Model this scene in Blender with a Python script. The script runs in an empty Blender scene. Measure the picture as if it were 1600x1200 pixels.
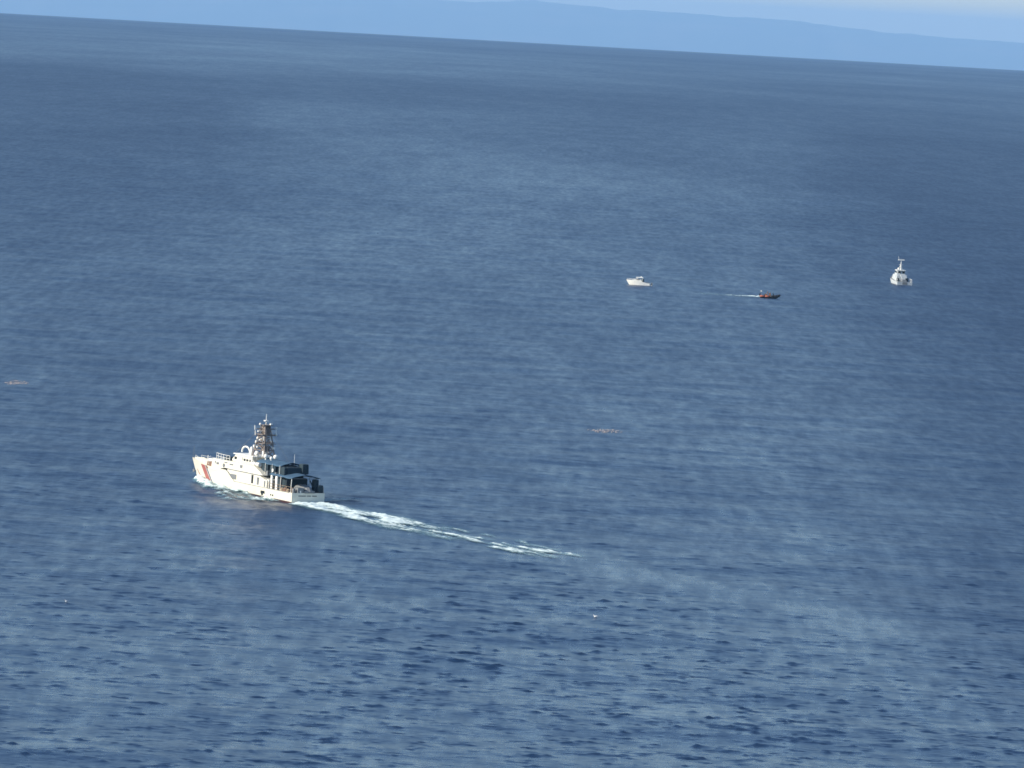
import bpy, math, random
import numpy as np
from mathutils import Vector, Matrix

scene = bpy.context.scene
C = scene.collection
RE = 6.371e6                                   # earth radius: the sea really curves away to its horizon
CAM_H = 92.0

# ------------------------------------------------------------------ camera
cam_d = bpy.data.cameras.new('camera')
cam = bpy.data.objects.new('camera', cam_d); C.objects.link(cam)
cam_d.sensor_width = 36.0
cam_d.lens = 9300.0 / 1600.0 * 36.0            # long telephoto
cam_d.clip_start = 5.0
cam_d.clip_end = 400000.0
pitch = math.radians(3.594); roll = math.radians(3.22)
fw = Vector((0, math.cos(pitch), -math.sin(pitch)))
ax = Vector((1, 0, 0)); av = ax.cross(fw)
right = ax * math.cos(roll) + av * math.sin(roll)
up = av * math.cos(roll) - ax * math.sin(roll)
m = Matrix((right, up, -fw)).transposed().to_4x4()
m.translation = Vector((0, 0, CAM_H))
cam.matrix_world = m
scene.camera = cam

# ------------------------------------------------------------------ world, sun, exposure
SUN_AZ = math.radians(-106.0)                  # clockwise from +Y: low on the left, slightly behind the camera
SUN_EL = math.radians(27.0)
world = bpy.data.worlds.new('World'); scene.world = world
world.use_nodes = True
wn = world.node_tree.nodes; wl = world.node_tree.links
wn.clear()
sky_n = wn.new('ShaderNodeTexSky'); sky_n.sky_type = 'NISHITA'; sky_n.sun_disc = False
sky_n.sun_elevation = SUN_EL; sky_n.sun_rotation = SUN_AZ
sky_n.air_density = 1.0; sky_n.dust_density = 0.35; sky_n.ozone_density = 3.5
bg = wn.new('ShaderNodeBackground'); bg.inputs['Strength'].default_value = 0.117
wo = wn.new('ShaderNodeOutputWorld')
wl.new(sky_n.outputs[0], bg.inputs['Color']); wl.new(bg.outputs[0], wo.inputs['Surface'])

sun_d = bpy.data.lights.new('sun', 'SUN'); sun_d.energy = 4.2; sun_d.angle = math.radians(0.53)
sun_d.color = (1.0, 0.91, 0.74)
sun = bpy.data.objects.new('sun', sun_d); C.objects.link(sun)
to_sun = Vector((math.sin(SUN_AZ) * math.cos(SUN_EL), math.cos(SUN_AZ) * math.cos(SUN_EL), math.sin(SUN_EL)))
sun.rotation_euler = to_sun.to_track_quat('Z', 'Y').to_euler()
sun.location = (0, 0, 300)

vs = scene.view_settings
vs.view_transform = 'Standard'; vs.look = 'None'; vs.exposure = 0.7; vs.gamma = 1.0
vs.use_curve_mapping = False
scene.cycles.use_denoising = True
scene.cycles.max_bounces = 6
scene.cycles.transparent_max_bounces = 16
scene.cycles.volume_bounces = 1
scene.cycles.filter_width = 1.6

# ------------------------------------------------------------------ helpers
def mat(name, col, rough=0.6, metal=0.0, noise=0.0, nscale=3.0, dirt=None, dirt_amt=0.0, bump=0.0):
    """Principled paint with a little procedural wear."""
    ma = bpy.data.materials.new(name); ma.use_nodes = True
    nt = ma.node_tree; b = nt.nodes['Principled BSDF']
    b.inputs['Roughness'].default_value = rough; b.inputs['Metallic'].default_value = metal
    tc = nt.nodes.new('ShaderNodeTexCoord')
    nz = nt.nodes.new('ShaderNodeTexNoise'); nz.inputs['Scale'].default_value = nscale
    nz.inputs['Detail'].default_value = 5.0
    nt.links.new(tc.outputs['Object'], nz.inputs['Vector'])
    ramp = nt.nodes.new('ShaderNodeMapRange')
    ramp.inputs['From Min'].default_value = 0.45; ramp.inputs['From Max'].default_value = 0.72
    nt.links.new(nz.outputs['Fac'], ramp.inputs['Value'])
    mx = nt.nodes.new('ShaderNodeMix'); mx.data_type = 'RGBA'
    d = dirt or tuple(c * (1 - noise) for c in col)
    mx.inputs['A'].default_value = (*col, 1); mx.inputs['B'].default_value = (*d, 1)
    ml = nt.nodes.new('ShaderNodeMath'); ml.operation = 'MULTIPLY'
    ml.inputs[1].default_value = dirt_amt if dirt else 1.0
    nt.links.new(ramp.outputs[0], ml.inputs[0]); nt.links.new(ml.outputs[0], mx.inputs['Factor'])
    nt.links.new(mx.outputs['Result'], b.inputs['Base Color'])
    if bump:
        bp = nt.nodes.new('ShaderNodeBump'); bp.inputs['Strength'].default_value = bump
        bp.inputs['Distance'].default_value = 0.1
        nt.links.new(nz.outputs['Fac'], bp.inputs['Height']); nt.links.new(bp.outputs[0], b.inputs['Normal'])
    return ma

class MB:
    """Collects shapes and links them as ONE mesh object."""
    def __init__(s): s.v = []; s.f = []
    def quadgrid(s, P, close_u=False):
        n0 = len(s.v); nu = len(P); nv = len(P[0])
        for r in P: s.v += [tuple(p) for p in r]
        for i in range(nu - (0 if close_u else 1)):
            for j in range(nv - 1):
                a = n0 + i * nv + j; b = n0 + ((i + 1) % nu) * nv + j
                s.f.append((a, b, b + 1, a + 1))
        return s
    def box(s, x0, x1, y0, y1, z0, z1, tx=0.0, ty=0.0):
        n = len(s.v)
        s.v += [(x0, y0, z0), (x1, y0, z0), (x1, y1, z0), (x0, y1, z0),
                (x0 + tx, y0 + ty, z1), (x1 - tx, y0 + ty, z1), (x1 - tx, y1 - ty, z1), (x0 + tx, y1 - ty, z1)]
        s.f += [tuple(n + k for k in q) for q in ((0, 3, 2, 1), (4, 5, 6, 7), (0, 1, 5, 4), (1, 2, 6, 5), (2, 3, 7, 6), (3, 0, 4, 7))]
        return s
    def tube(s, p, q, r, r2=None, n=6):
        p = Vector(p); q = Vector(q); r2 = r if r2 is None else r2
        d = (q - p).normalized(); a = d.orthogonal().normalized(); b = d.cross(a)
        k = len(s.v)
        for c, rr in ((p, r), (q, r2)):
            for i in range(n):
                t = 2 * math.pi * i / n
                s.v.append(tuple(c + (a * math.cos(t) + b * math.sin(t)) * rr))
        for i in range(n):
            s.f.append((k + i, k + (i + 1) % n, k + n + (i + 1) % n, k + n + i))
        s.f.append(tuple(k + i for i in reversed(range(n)))); s.f.append(tuple(k + n + i for i in range(n)))
        return s
    def path(s, pts, r, n=6):
        for a, b in zip(pts[:-1], pts[1:]): s.tube(a, b, r, n=n)
        return s
    def profile(s, pts, half):
        """side profile [(x,z)..] extruded across y; half(x,z) gives the half width"""
        n = len(s.v); k = len(pts)
        for sg in (1, -1):
            s.v += [(x, sg * half(x, z), z) for x, z in pts]
        s.f.append(tuple(n + i for i in range(k))); s.f.append(tuple(n + k + i for i in reversed(range(k))))
        for i in range(k):
            j = (i + 1) % k
            s.f.append((n + i, n + k + i, n + k + j, n + j))
        return s
    def dome(s, c, rx, ry, rz, n=10, rings=4, full=False):
        P = []
        lo = -math.pi / 2 if full else 0
        for i in range(n):
            t = 2 * math.pi * i / n
            row = []
            for j in range(rings + 1):
                e = lo + (math.pi / 2 - lo) * j / rings
                row.append((c[0] + rx * math.cos(e) * math.cos(t), c[1] + ry * math.cos(e) * math.sin(t), c[2] + rz * math.sin(e)))
            P.append(row)
        return s.quadgrid(P, close_u=True)
    def build(s, name, ma, parent=None, smooth=False):
        me = bpy.data.meshes.new(name); me.from_pydata(s.v, [], s.f); me.update()
        me.materials.append(ma)
        if smooth:
            me.polygons.foreach_set('use_smooth', [True] * len(me.polygons))
        o = bpy.data.objects.new(name, me); C.objects.link(o)
        if parent: o.parent = parent
        return o

def tag(o, label=None, cat=None, group=None, kind=None):
    if label: o['label'] = label
    if cat: o['category'] = cat
    if group: o['group'] = group
    if kind: o['kind'] = kind
    return o

def thing(name, label, cat, loc, rz=0.0, group=None):
    o = bpy.data.objects.new(name, None); C.objects.link(o)
    o.empty_display_size = 0.5
    o.location = loc; o.rotation_euler = (0, 0, rz)
    return tag(o, label, cat, group)

# ------------------------------------------------------------------ sea surface
# ship frame: origin at the cutter's stern, x forward, y to port
SHIP_A = math.radians(30.3)
SHIP = np.array([-36.03, 1084.3])
SH = np.array([-math.sin(SHIP_A), math.cos(SHIP_A)]); SP = np.array([-SH[1], SH[0]])
def ship_local(x, y):
    dx = x - SHIP[0]; dy = y - SHIP[1]
    return dx * SH[0] + dy * SH[1], dx * SP[0] + dy * SP[1]

def smooth01(t):
    t = np.clip(t, 0, 1); return t * t * (3 - 2 * t)

_rs = np.random.RandomState(11)
_LAT = _rs.rand(256, 256)
def vnoise(x, y):
    xi = np.floor(x).astype(int); yi = np.floor(y).astype(int)
    fx = smooth01(x - xi); fy = smooth01(y - yi)
    a = _LAT[xi & 255, yi & 255]; b = _LAT[(xi + 1) & 255, yi & 255]
    c = _LAT[xi & 255, (yi + 1) & 255]; d = _LAT[(xi + 1) & 255, (yi + 1) & 255]
    return (a * (1 - fx) + b * fx) * (1 - fy) + (c * (1 - fx) + d * fx) * fy
def fbm(x, y, o=4):
    s = 0; a = 0.5; t = 0
    for i in range(o):
        s = s + a * vnoise(x * 2 ** i + 17.3 * i, y * 2 ** i + 5.1 * i); t += a; a *= 0.55
    return s / t

WAVES = []
_r = random.Random(5)
WIND = math.radians(-98)                         # waves run towards the camera
for i in range(64):
    L = 0.95 * (22.0 / 0.95) ** ((i + _r.random()) / 64.0)
    k = 2 * math.pi / L
    th = WIND + _r.gauss(0, 0.6 if L < 4 else 0.65)
    steep = 0.030 * (0.7 + 0.6 * _r.random()) * (0.74 if L < 4 else 0.30 if L < 9 else 0.24)
    WAVES.append((k * math.cos(th), k * math.sin(th), k, steep / k, _r.random() * 6.283))
for L, th, a in ((46, -1.95, 0.10), (58, -1.55, 0.11), (37, -1.3, 0.07)):
    k = 2 * math.pi / L
    WAVES.append((k * math.cos(th), k * math.sin(th), k, a, _r.random() * 6.283))

def sea_height(x, y, sp):
    """displacement (dx, dy, dz) of the water at world x,y; sp = local mesh spacing (short waves fade out where the mesh is too coarse)"""
    gust = 0.35 + 1.3 * fbm(x / 20.0, y / 110.0, 4)
    gust = gust * (0.75 + 0.5 * vnoise(x / 160.0 + 9, y / 260.0))
    u, v = ship_local(x, y)
    # churned slick astern damps the short waves
    wd = 5.0 + np.clip(-u, 0, 400) * 0.028
    sl = np.exp(-(v / wd) ** 2) * smooth01((4 - u) / 12.0) * smooth01((270 + u) / 120.0)
    gust = gust * (1 - 0.72 * sl)
    # short wavelets come in small groups with smoother water between
    patch = 0.20 + 10.0 * np.clip(fbm(x / 2.4 + 70, y / 2.6 + 3, 3) - 0.50, 0, 1)
    patch2 = patch * gust
    X = np.zeros_like(x); Y = np.zeros_like(x); Z = np.zeros_like(x)
    for kx, ky, k, a, ph in WAVES:
        att = a * smooth01((6.2832 / k) / (sp * 2.5) - 0.35)
        if 6.2832 / k < 4: att = att * patch2
        elif 6.2832 / k < 15: att = att * gust
        t = kx * x + ky * y + ph
        s = np.sin(t); c = np.cos(t)
        Z += att * c; X -= att * s * kx / k * 0.85; Y -= att * s * ky / k * 0.85
    # waves thrown off by the cutter's bow, both sides
    av_ = np.abs(v)
    for n_, (b0, ang, amp, wid) in enumerate(((43.5, 0.30, 0.55, 0.9), (38, 0.27, 0.35, 1.1), (31, 0.26, 0.28, 1.2), (23, 0.25, 0.22, 1.3), (12, 0.25, 0.20, 1.4), (2, 0.24, 0.22, 1.5))):
        d = b0 - u
        c0 = 0.8 + ang * d
        w = wid + 0.03 * np.clip(d, 0, 200)
        q = (av_ - c0) / w
        Z += amp * (np.exp(-q * q) - 0.45 * np.exp(-(q + 1.6) ** 2)) * smooth01(d / 3.0) * np.exp(-np.clip(d, 0, None) / 38.0) * (0.55 + 0.9 * vnoise(u / 3.0 + n_ * 7, v / 2.0 + 50))
    return X, Y, Z

def sea_mesh():
    ang = list(np.radians(np.arange(-6.0, 6.0001, 0.0165)))
    stp = math.radians(0.0165); a = ang[-1]; side = []
    while a < math.pi - 0.12:
        stp = min(stp * 1.35, math.radians(6)); a += stp; side.append(a)
    side = [s for s in side if s < math.pi - 0.02]
    ang = [-s for s in reversed(side)] + ang + side
    rr = [20, 60, 120, 200, 280, 350, 410, 460, 500, 530, 550]
    r = 565.0
    while r < 680: rr.append(r); r *= 1.002
    while r < 3200:
        rr.append(r)
        g = 1.0005 + 0.0013 * min(1.0, max(0.0, math.log(r / 820.0) / math.log(2100.0 / 820.0)))
        r *= g
    while r < 128000: rr.append(r); g = min(g * 1.0012, 1.06); r *= g
    rr = np.array(rr); ang = np.array(ang)
    R, A = np.meshgrid(rr, ang, indexing='ij')
    x = R * np.sin(A); y = R * np.cos(A)
    spr = np.gradient(rr)[:, None]; spa = R * np.gradient(ang)[None, :]
    sp = np.maximum(spr, spa)
    dx, dy, dz = sea_height(x.ravel(), y.ravel(), sp.ravel())
    z = -(R * R).ravel() / (2 * RE)
    co = np.stack([x.ravel() + dx, y.ravel() + dy, z + dz], 1)
    nr, na = R.shape
    idx = np.arange(nr * na).reshape(nr, na)
    q = np.stack([idx[:-1, :-1], idx[:-1, 1:], idx[1:, 1:], idx[1:, :-1]], -1)[:, :, ::-1].reshape(-1, 4)
    last = np.stack([idx[:-1, -1], idx[:-1, 0], idx[1:, 0], idx[1:, -1]], -1)[:, ::-1]
    cen = len(co); co = np.vstack([co, [[0, 0, 0]]])
    q = np.vstack([q, last])
    tri = np.stack([np.full(na, cen), idx[0], np.roll(idx[0], -1)], 1)[:, ::-1]
    me = bpy.data.meshes.new('sea')
    me.vertices.add(len(co)); me.vertices.foreach_set('co', co.astype(np.float32).ravel())
    nq, ntr = len(q), len(tri)
    loops = np.concatenate([q.ravel(), tri.ravel()])
    me.loops.add(len(loops)); me.loops.foreach_set('vertex_index', loops.astype(np.int32))
    me.polygons.add(nq + ntr)
    st = np.concatenate([np.arange(nq) * 4, nq * 4 + np.arange(ntr) * 3])
    me.polygons.foreach_set('loop_start', st.astype(np.int32))
    me.update(calc_edges=True)
    me.polygons.foreach_set('use_smooth', np.ones(nq + ntr, bool))
    # slopes of the waves that the mesh is too coarse to carry go into the roughness instead
    tab = np.geomspace(0.2, 60, 60)
    tot = sum((a * k) ** 2 for _, _, k, a, _ in WAVES)
    lost = np.array([1 - sum((a * k * smooth01((6.2832 / k) / (t * 2.5) - 0.35)) ** 2 for _, _, k, a, _ in WAVES) / tot for t in tab])
    lo = np.interp(np.log(sp.ravel()), np.log(tab), lost)
    u, v = ship_local(x.ravel(), y.ravel())
    wd = 4.5 + np.clip(-u, 0, 400) * 0.03
    sl = np.exp(-(v / wd) ** 2) * smooth01((2 - u) / 12.0) * smooth01((250 + u) / 130.0)
    ro = (0.315 ** 4 + lo * 0.016) ** 0.25 * (1 - 0.16 * sl)
    # cloud shadow set into the roughness as broad lanes: rougher to the right and far left, smoother lanes between and far out
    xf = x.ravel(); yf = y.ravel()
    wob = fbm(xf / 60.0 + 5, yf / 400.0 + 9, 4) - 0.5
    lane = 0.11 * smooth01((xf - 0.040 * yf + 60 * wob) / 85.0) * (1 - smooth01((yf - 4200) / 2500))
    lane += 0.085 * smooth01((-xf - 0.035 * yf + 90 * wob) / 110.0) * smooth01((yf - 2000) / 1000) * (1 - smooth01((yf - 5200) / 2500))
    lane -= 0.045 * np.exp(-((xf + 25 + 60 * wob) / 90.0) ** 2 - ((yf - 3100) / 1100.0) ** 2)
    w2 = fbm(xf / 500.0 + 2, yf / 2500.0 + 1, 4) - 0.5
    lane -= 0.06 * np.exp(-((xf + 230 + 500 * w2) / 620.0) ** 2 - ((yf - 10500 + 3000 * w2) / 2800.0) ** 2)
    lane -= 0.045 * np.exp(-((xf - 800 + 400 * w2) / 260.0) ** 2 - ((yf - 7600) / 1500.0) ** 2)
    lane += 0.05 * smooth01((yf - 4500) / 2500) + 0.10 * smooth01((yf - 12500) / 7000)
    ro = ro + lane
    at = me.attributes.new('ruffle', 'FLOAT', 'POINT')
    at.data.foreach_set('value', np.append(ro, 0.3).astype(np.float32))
    return me

def sea_material():
    ma = bpy.data.materials.new('sea_water'); ma.use_nodes = True
    nt = ma.node_tree; N = nt.nodes; L = nt.links
    b = N['Principled BSDF']
    b.inputs['Base Color'].default_value = (0.010, 0.029, 0.072, 1)
    b.inputs['IOR'].default_value = 1.333
    tc = N.new('ShaderNodeTexCoord')
    def noise(scale, detail, sx=1, sy=1, rough=0.55, ox=0.0, oy=0.0):
        mp = N.new('ShaderNodeMapping'); mp.inputs['Location'].default_value = (ox, oy, 0); mp.inputs['Scale'].default_value = (sx, sy, 1)
        L.new(tc.outputs['Object'], mp.inputs['Vector'])
        n = N.new('ShaderNodeTexNoise'); n.inputs['Scale'].default_value = scale
        n.inputs['Detail'].default_value = detail; n.inputs['Roughness'].default_value = rough
        n.noise_dimensions = '2D'
        L.new(mp.outputs[0], n.inputs['Vector']); return n
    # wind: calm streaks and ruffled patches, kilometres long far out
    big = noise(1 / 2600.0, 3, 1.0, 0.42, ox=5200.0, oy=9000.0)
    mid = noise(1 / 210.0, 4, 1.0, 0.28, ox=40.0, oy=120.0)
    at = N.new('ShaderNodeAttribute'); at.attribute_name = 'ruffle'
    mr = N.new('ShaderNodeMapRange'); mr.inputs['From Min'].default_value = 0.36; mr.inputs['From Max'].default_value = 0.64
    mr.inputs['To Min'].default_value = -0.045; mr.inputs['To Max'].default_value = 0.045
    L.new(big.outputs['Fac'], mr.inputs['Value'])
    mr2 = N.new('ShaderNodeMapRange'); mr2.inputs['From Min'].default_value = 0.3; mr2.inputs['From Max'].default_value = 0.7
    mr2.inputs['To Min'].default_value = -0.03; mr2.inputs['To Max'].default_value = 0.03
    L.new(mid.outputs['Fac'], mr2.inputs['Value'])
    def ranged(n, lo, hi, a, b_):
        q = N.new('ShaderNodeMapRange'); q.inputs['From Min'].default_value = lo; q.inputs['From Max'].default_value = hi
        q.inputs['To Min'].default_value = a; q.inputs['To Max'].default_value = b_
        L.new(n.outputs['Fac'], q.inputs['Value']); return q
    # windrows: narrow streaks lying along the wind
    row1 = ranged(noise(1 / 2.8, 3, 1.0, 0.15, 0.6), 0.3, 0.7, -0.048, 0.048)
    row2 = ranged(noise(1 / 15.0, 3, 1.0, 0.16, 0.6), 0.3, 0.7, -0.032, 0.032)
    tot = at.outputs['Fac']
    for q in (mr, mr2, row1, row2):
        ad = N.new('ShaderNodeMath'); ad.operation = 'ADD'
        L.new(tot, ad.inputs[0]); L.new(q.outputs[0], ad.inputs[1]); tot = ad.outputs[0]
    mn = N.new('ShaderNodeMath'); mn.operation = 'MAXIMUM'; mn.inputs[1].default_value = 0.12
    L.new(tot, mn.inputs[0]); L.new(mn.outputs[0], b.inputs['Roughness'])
    rip = noise(1 / 1.1, 3, 0.7, 1.0, 0.6)
    rip2 = noise(1 / 5.0, 3, 0.6, 1.0, 0.55)
    bp2 = N.new('ShaderNodeBump'); bp2.inputs['Strength'].default_value = 0.4; bp2.inputs['Distance'].default_value = 0.25
    L.new(rip2.outputs['Fac'], bp2.inputs['Height'])
    bp = N.new('ShaderNodeBump'); bp.inputs['Strength'].default_value = 0.6; bp.inputs['Distance'].default_value = 0.16
    L.new(rip.outputs['Fac'], bp.inputs['Height']); L.new(bp2.outputs[0], bp.inputs['Normal'])
    L.new(bp.outputs[0], b.inputs['Normal'])
    return ma

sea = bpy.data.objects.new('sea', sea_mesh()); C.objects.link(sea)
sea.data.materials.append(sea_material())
tag(sea, 'dark blue choppy open sea stretching to the tilted horizon', 'sea', kind='structure')

def sea_z(x, y): return -(x * x + y * y) / (2 * RE)

# ------------------------------------------------------------------ far mountains
def mountains():
    mb = MB()
    r0, r1 = 104000.0, 124000.0
    # height of the crest (metres above sea) against bearing in milliradians
    key = [(-400, 900), (-200, 1150), (-110, 1100), (-86, 1180), (-60, 1140), (-35, 1220), (-10, 1250), (-3, 1310), (4, 1330), (10, 1290), (17, 1255), (26, 1262), (33, 1245), (42, 1225), (50, 1170), (58, 1120), (66, 1085), (76, 1065), (88, 1020), (110, 960), (160, 820), (260, 500), (400, 150)]
    kx = np.array([k[0] for k in key]) / 1000.0; kz = np.array([k[1] for k in key], float)
    th = np.concatenate([np.linspace(-0.40, -0.12, 60), np.linspace(-0.118, 0.118, 360), np.linspace(0.12, 0.40, 60)])
    nr = 22
    P = []
    for t in th:
        H = float(np.interp(t, kx, kz))
        row = []
        for j in range(nr):
            f = j / (nr - 1)
            r = r0 + (r1 - r0) * f
            prof = math.sin(math.pi * min(f / 1.1 + 0.0, 1.0)) ** 0.8 if f < 0.55 else math.sin(math.pi * min(f / 1.1, 1.0)) ** 0.8
            n = float(fbm(np.array([t * 220.0 + 31]), np.array([f * 8.0 + 3]), 5)[0]) - 0.5
            n2 = float(fbm(np.array([t * 900.0 + 11]), np.array([f * 20.0 + 3]), 3)[0]) - 0.5
            z = H * prof * (0.985 + 0.16 * n * (1.2 - prof) * 2) + 16 * n2 - 30 * (1 - prof)
            x = r * math.sin(t); y = r * math.cos(t)
            row.append((x, y, z + sea_z(x, y)))
        P.append(row)
    mb.quadgrid(P)
    o = mb.build('mountains', mat('mountain_forest', (0.05, 0.075, 0.045), 0.95, noise=0.4, nscale=0.0006, dirt=(0.16, 0.13, 0.09), dirt_amt=0.6), smooth=True)
    tag(o, 'pale blue mountain range fading into the haze beyond the sea', 'mountains', kind='structure')
mountains()

# ------------------------------------------------------------------ haze: one even box of air round everything
hz = MB().box(-131000, 131000, -131000, 131000, -2750, 470)
hm = bpy.data.materials.new('haze_air'); hm.use_nodes = True
hn = hm.node_tree.nodes; hn.clear()
ho = hn.new('ShaderNodeOutputMaterial'); hv = hn.new('ShaderNodeVolumePrincipled')
hv.inputs['Color'].default_value = (0.34, 0.58, 0.90, 1); hv.inputs['Density'].default_value = 1.85e-5
hv.inputs['Anisotropy'].default_value = 0.0
hm.node_tree.links.new(hv.outputs[0], ho.inputs['Volume'])
haze = hz.build('haze', hm); tag(haze, 'thin blue haze over the whole sea', 'haze', kind='stuff')

# ------------------------------------------------------------------ paints
M_WHITE = mat('white_ship_paint', (0.63, 0.607, 0.52), 0.45, dirt=(0.55, 0.50, 0.42), dirt_amt=0.35, nscale=0.55)
M_WHITE2 = mat('white_fitting_paint', (0.76, 0.75, 0.70), 0.5, noise=0.12, nscale=2)
M_BUFF = mat('weathered_buff_grey_mast_paint', (0.20, 0.165, 0.145), 0.6, noise=0.25, nscale=1.5)
M_RED = mat('red_stripe_paint', (0.33, 0.105, 0.09), 0.5, noise=0.15, nscale=2)
M_BLUES = mat('navy_stripe_paint', (0.05, 0.07, 0.16), 0.5, noise=0.15)
M_BOOT = mat('dark_antifouling_paint', (0.075, 0.035, 0.035), 0.6, noise=0.3)
M_DECK = mat('grey_deck_coating', (0.22, 0.23, 0.23), 0.8, noise=0.25)
M_GLASS = mat('dark_tinted_glass', (0.015, 0.02, 0.022), 0.12)
M_AWN = mat('blue_awning_cloth', (0.036, 0.088, 0.150), 0.85, noise=0.2, nscale=0.8, bump=0.3)
M_DARK = mat('dark_navy_canvas', (0.012, 0.030, 0.042), 0.85, noise=0.3, nscale=1.2, bump=0.3)
M_GREY = mat('mid_grey_paint', (0.16, 0.17, 0.18), 0.6, noise=0.2)
M_BLACK = mat('black_rubber', (0.02, 0.02, 0.022), 0.7, noise=0.3)
M_TAN = mat('tan_rope_and_gear', (0.33, 0.25, 0.17), 0.85, noise=0.4, nscale=4)
M_RUST = mat('brown_weathered_gear', (0.20, 0.11, 0.07), 0.85, noise=0.4, nscale=4)
M_ORANGE = mat('orange_collar', (0.34, 0.085, 0.045), 0.6, noise=0.2)
M_PALE = mat('pale_grey_paint', (0.46, 0.49, 0.50), 0.5, dirt=(0.22, 0.25, 0.26), dirt_amt=0.6, nscale=0.5)
M_LETTER = mat('dark_lettering_paint', (0.04, 0.05, 0.06), 0.6)

# ------------------------------------------------------------------ the coast guard cutter
def hull_maker(L_wl, L_dk, zbow, bw_max, bd_max, b_tr, mid, sheer, pw=2.0, pd=2.4):
    """returns half(u,z): half breadth of a raked, flared hull"""
    def stem(z): return L_wl + (L_dk - L_wl) * max(-0.3, z / zbow)
    def plan(t, bmax, p):
        if t < mid:
            q = t / mid
            return b_tr + (bmax - b_tr) * (1 - (1 - q) ** 2)
        q = (t - mid) / (1 - mid)
        return bmax * max(0.0, 1 - q ** p)
    def half(u, z):
        t = min(1.0, max(0.0, u / stem(z)))
        f = min(1.0, max(0.0, z / zbow)) ** 0.75
        a = plan(t, bw_max, pw); b = plan(t, bd_max, pd)
        k = a + (b - a) * f
        if z < 0: k *= 1.0 + 0.35 * z
        return max(k, 0.02)
    return half, stem

def build_hull(root, half, stem, sheer, names, white, boot, z_boot=0.28, zmin=-0.9, nu=64, rows=7, wellz=None, deckmat=None):
    us = [i / nu for i in range(nu + 1)]
    def side(z0f, z1f, nz, off=0.0):
        mb = MB()
        for sg in (1, -1):
            P = []
            for t in us:
                row = []
                for j in range(nz + 1):
                    uu = t * stem(z1f(t))
                    zz = z0f(t) + (z1f(t) - z0f(t)) * j / nz
                    uu = t * stem(zz)
                    row.append((uu, sg * (half(uu, zz) + off), zz))
                P.append(row if sg < 0 else row[::-1])
            mb.quadgrid(P)
        # transom
        P = []
        for j in range(nz + 1):
            zz = z0f(0) + (z1f(0) - z0f(0)) * j / nz
            h = half(0, zz) + off
            P.append([(0.0, h, zz), (0.0, -h, zz)])
        mb.quadgrid(P)
        return mb
    sh = lambda t: sheer(t * stem(3.0))
    h = side(lambda t: z_boot, sh, rows)
    hull = h.build(names[0], white, root)
    b = side(lambda t: zmin, lambda t: z_boot, 3)
    b.build('waterline_band', boot, root)
    dk = MB(); P = []
    for t in us:
        z = sh(t) - (0.12 if wellz is None else wellz(t))
        u = t * stem(z); hh = half(u, z) - 0.03
        P.append([(u, hh, z), (u, -hh, z)])
    dk.quadgrid(P); dk.build('deck', deckmat or M_DECK, root)
    return hull

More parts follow.
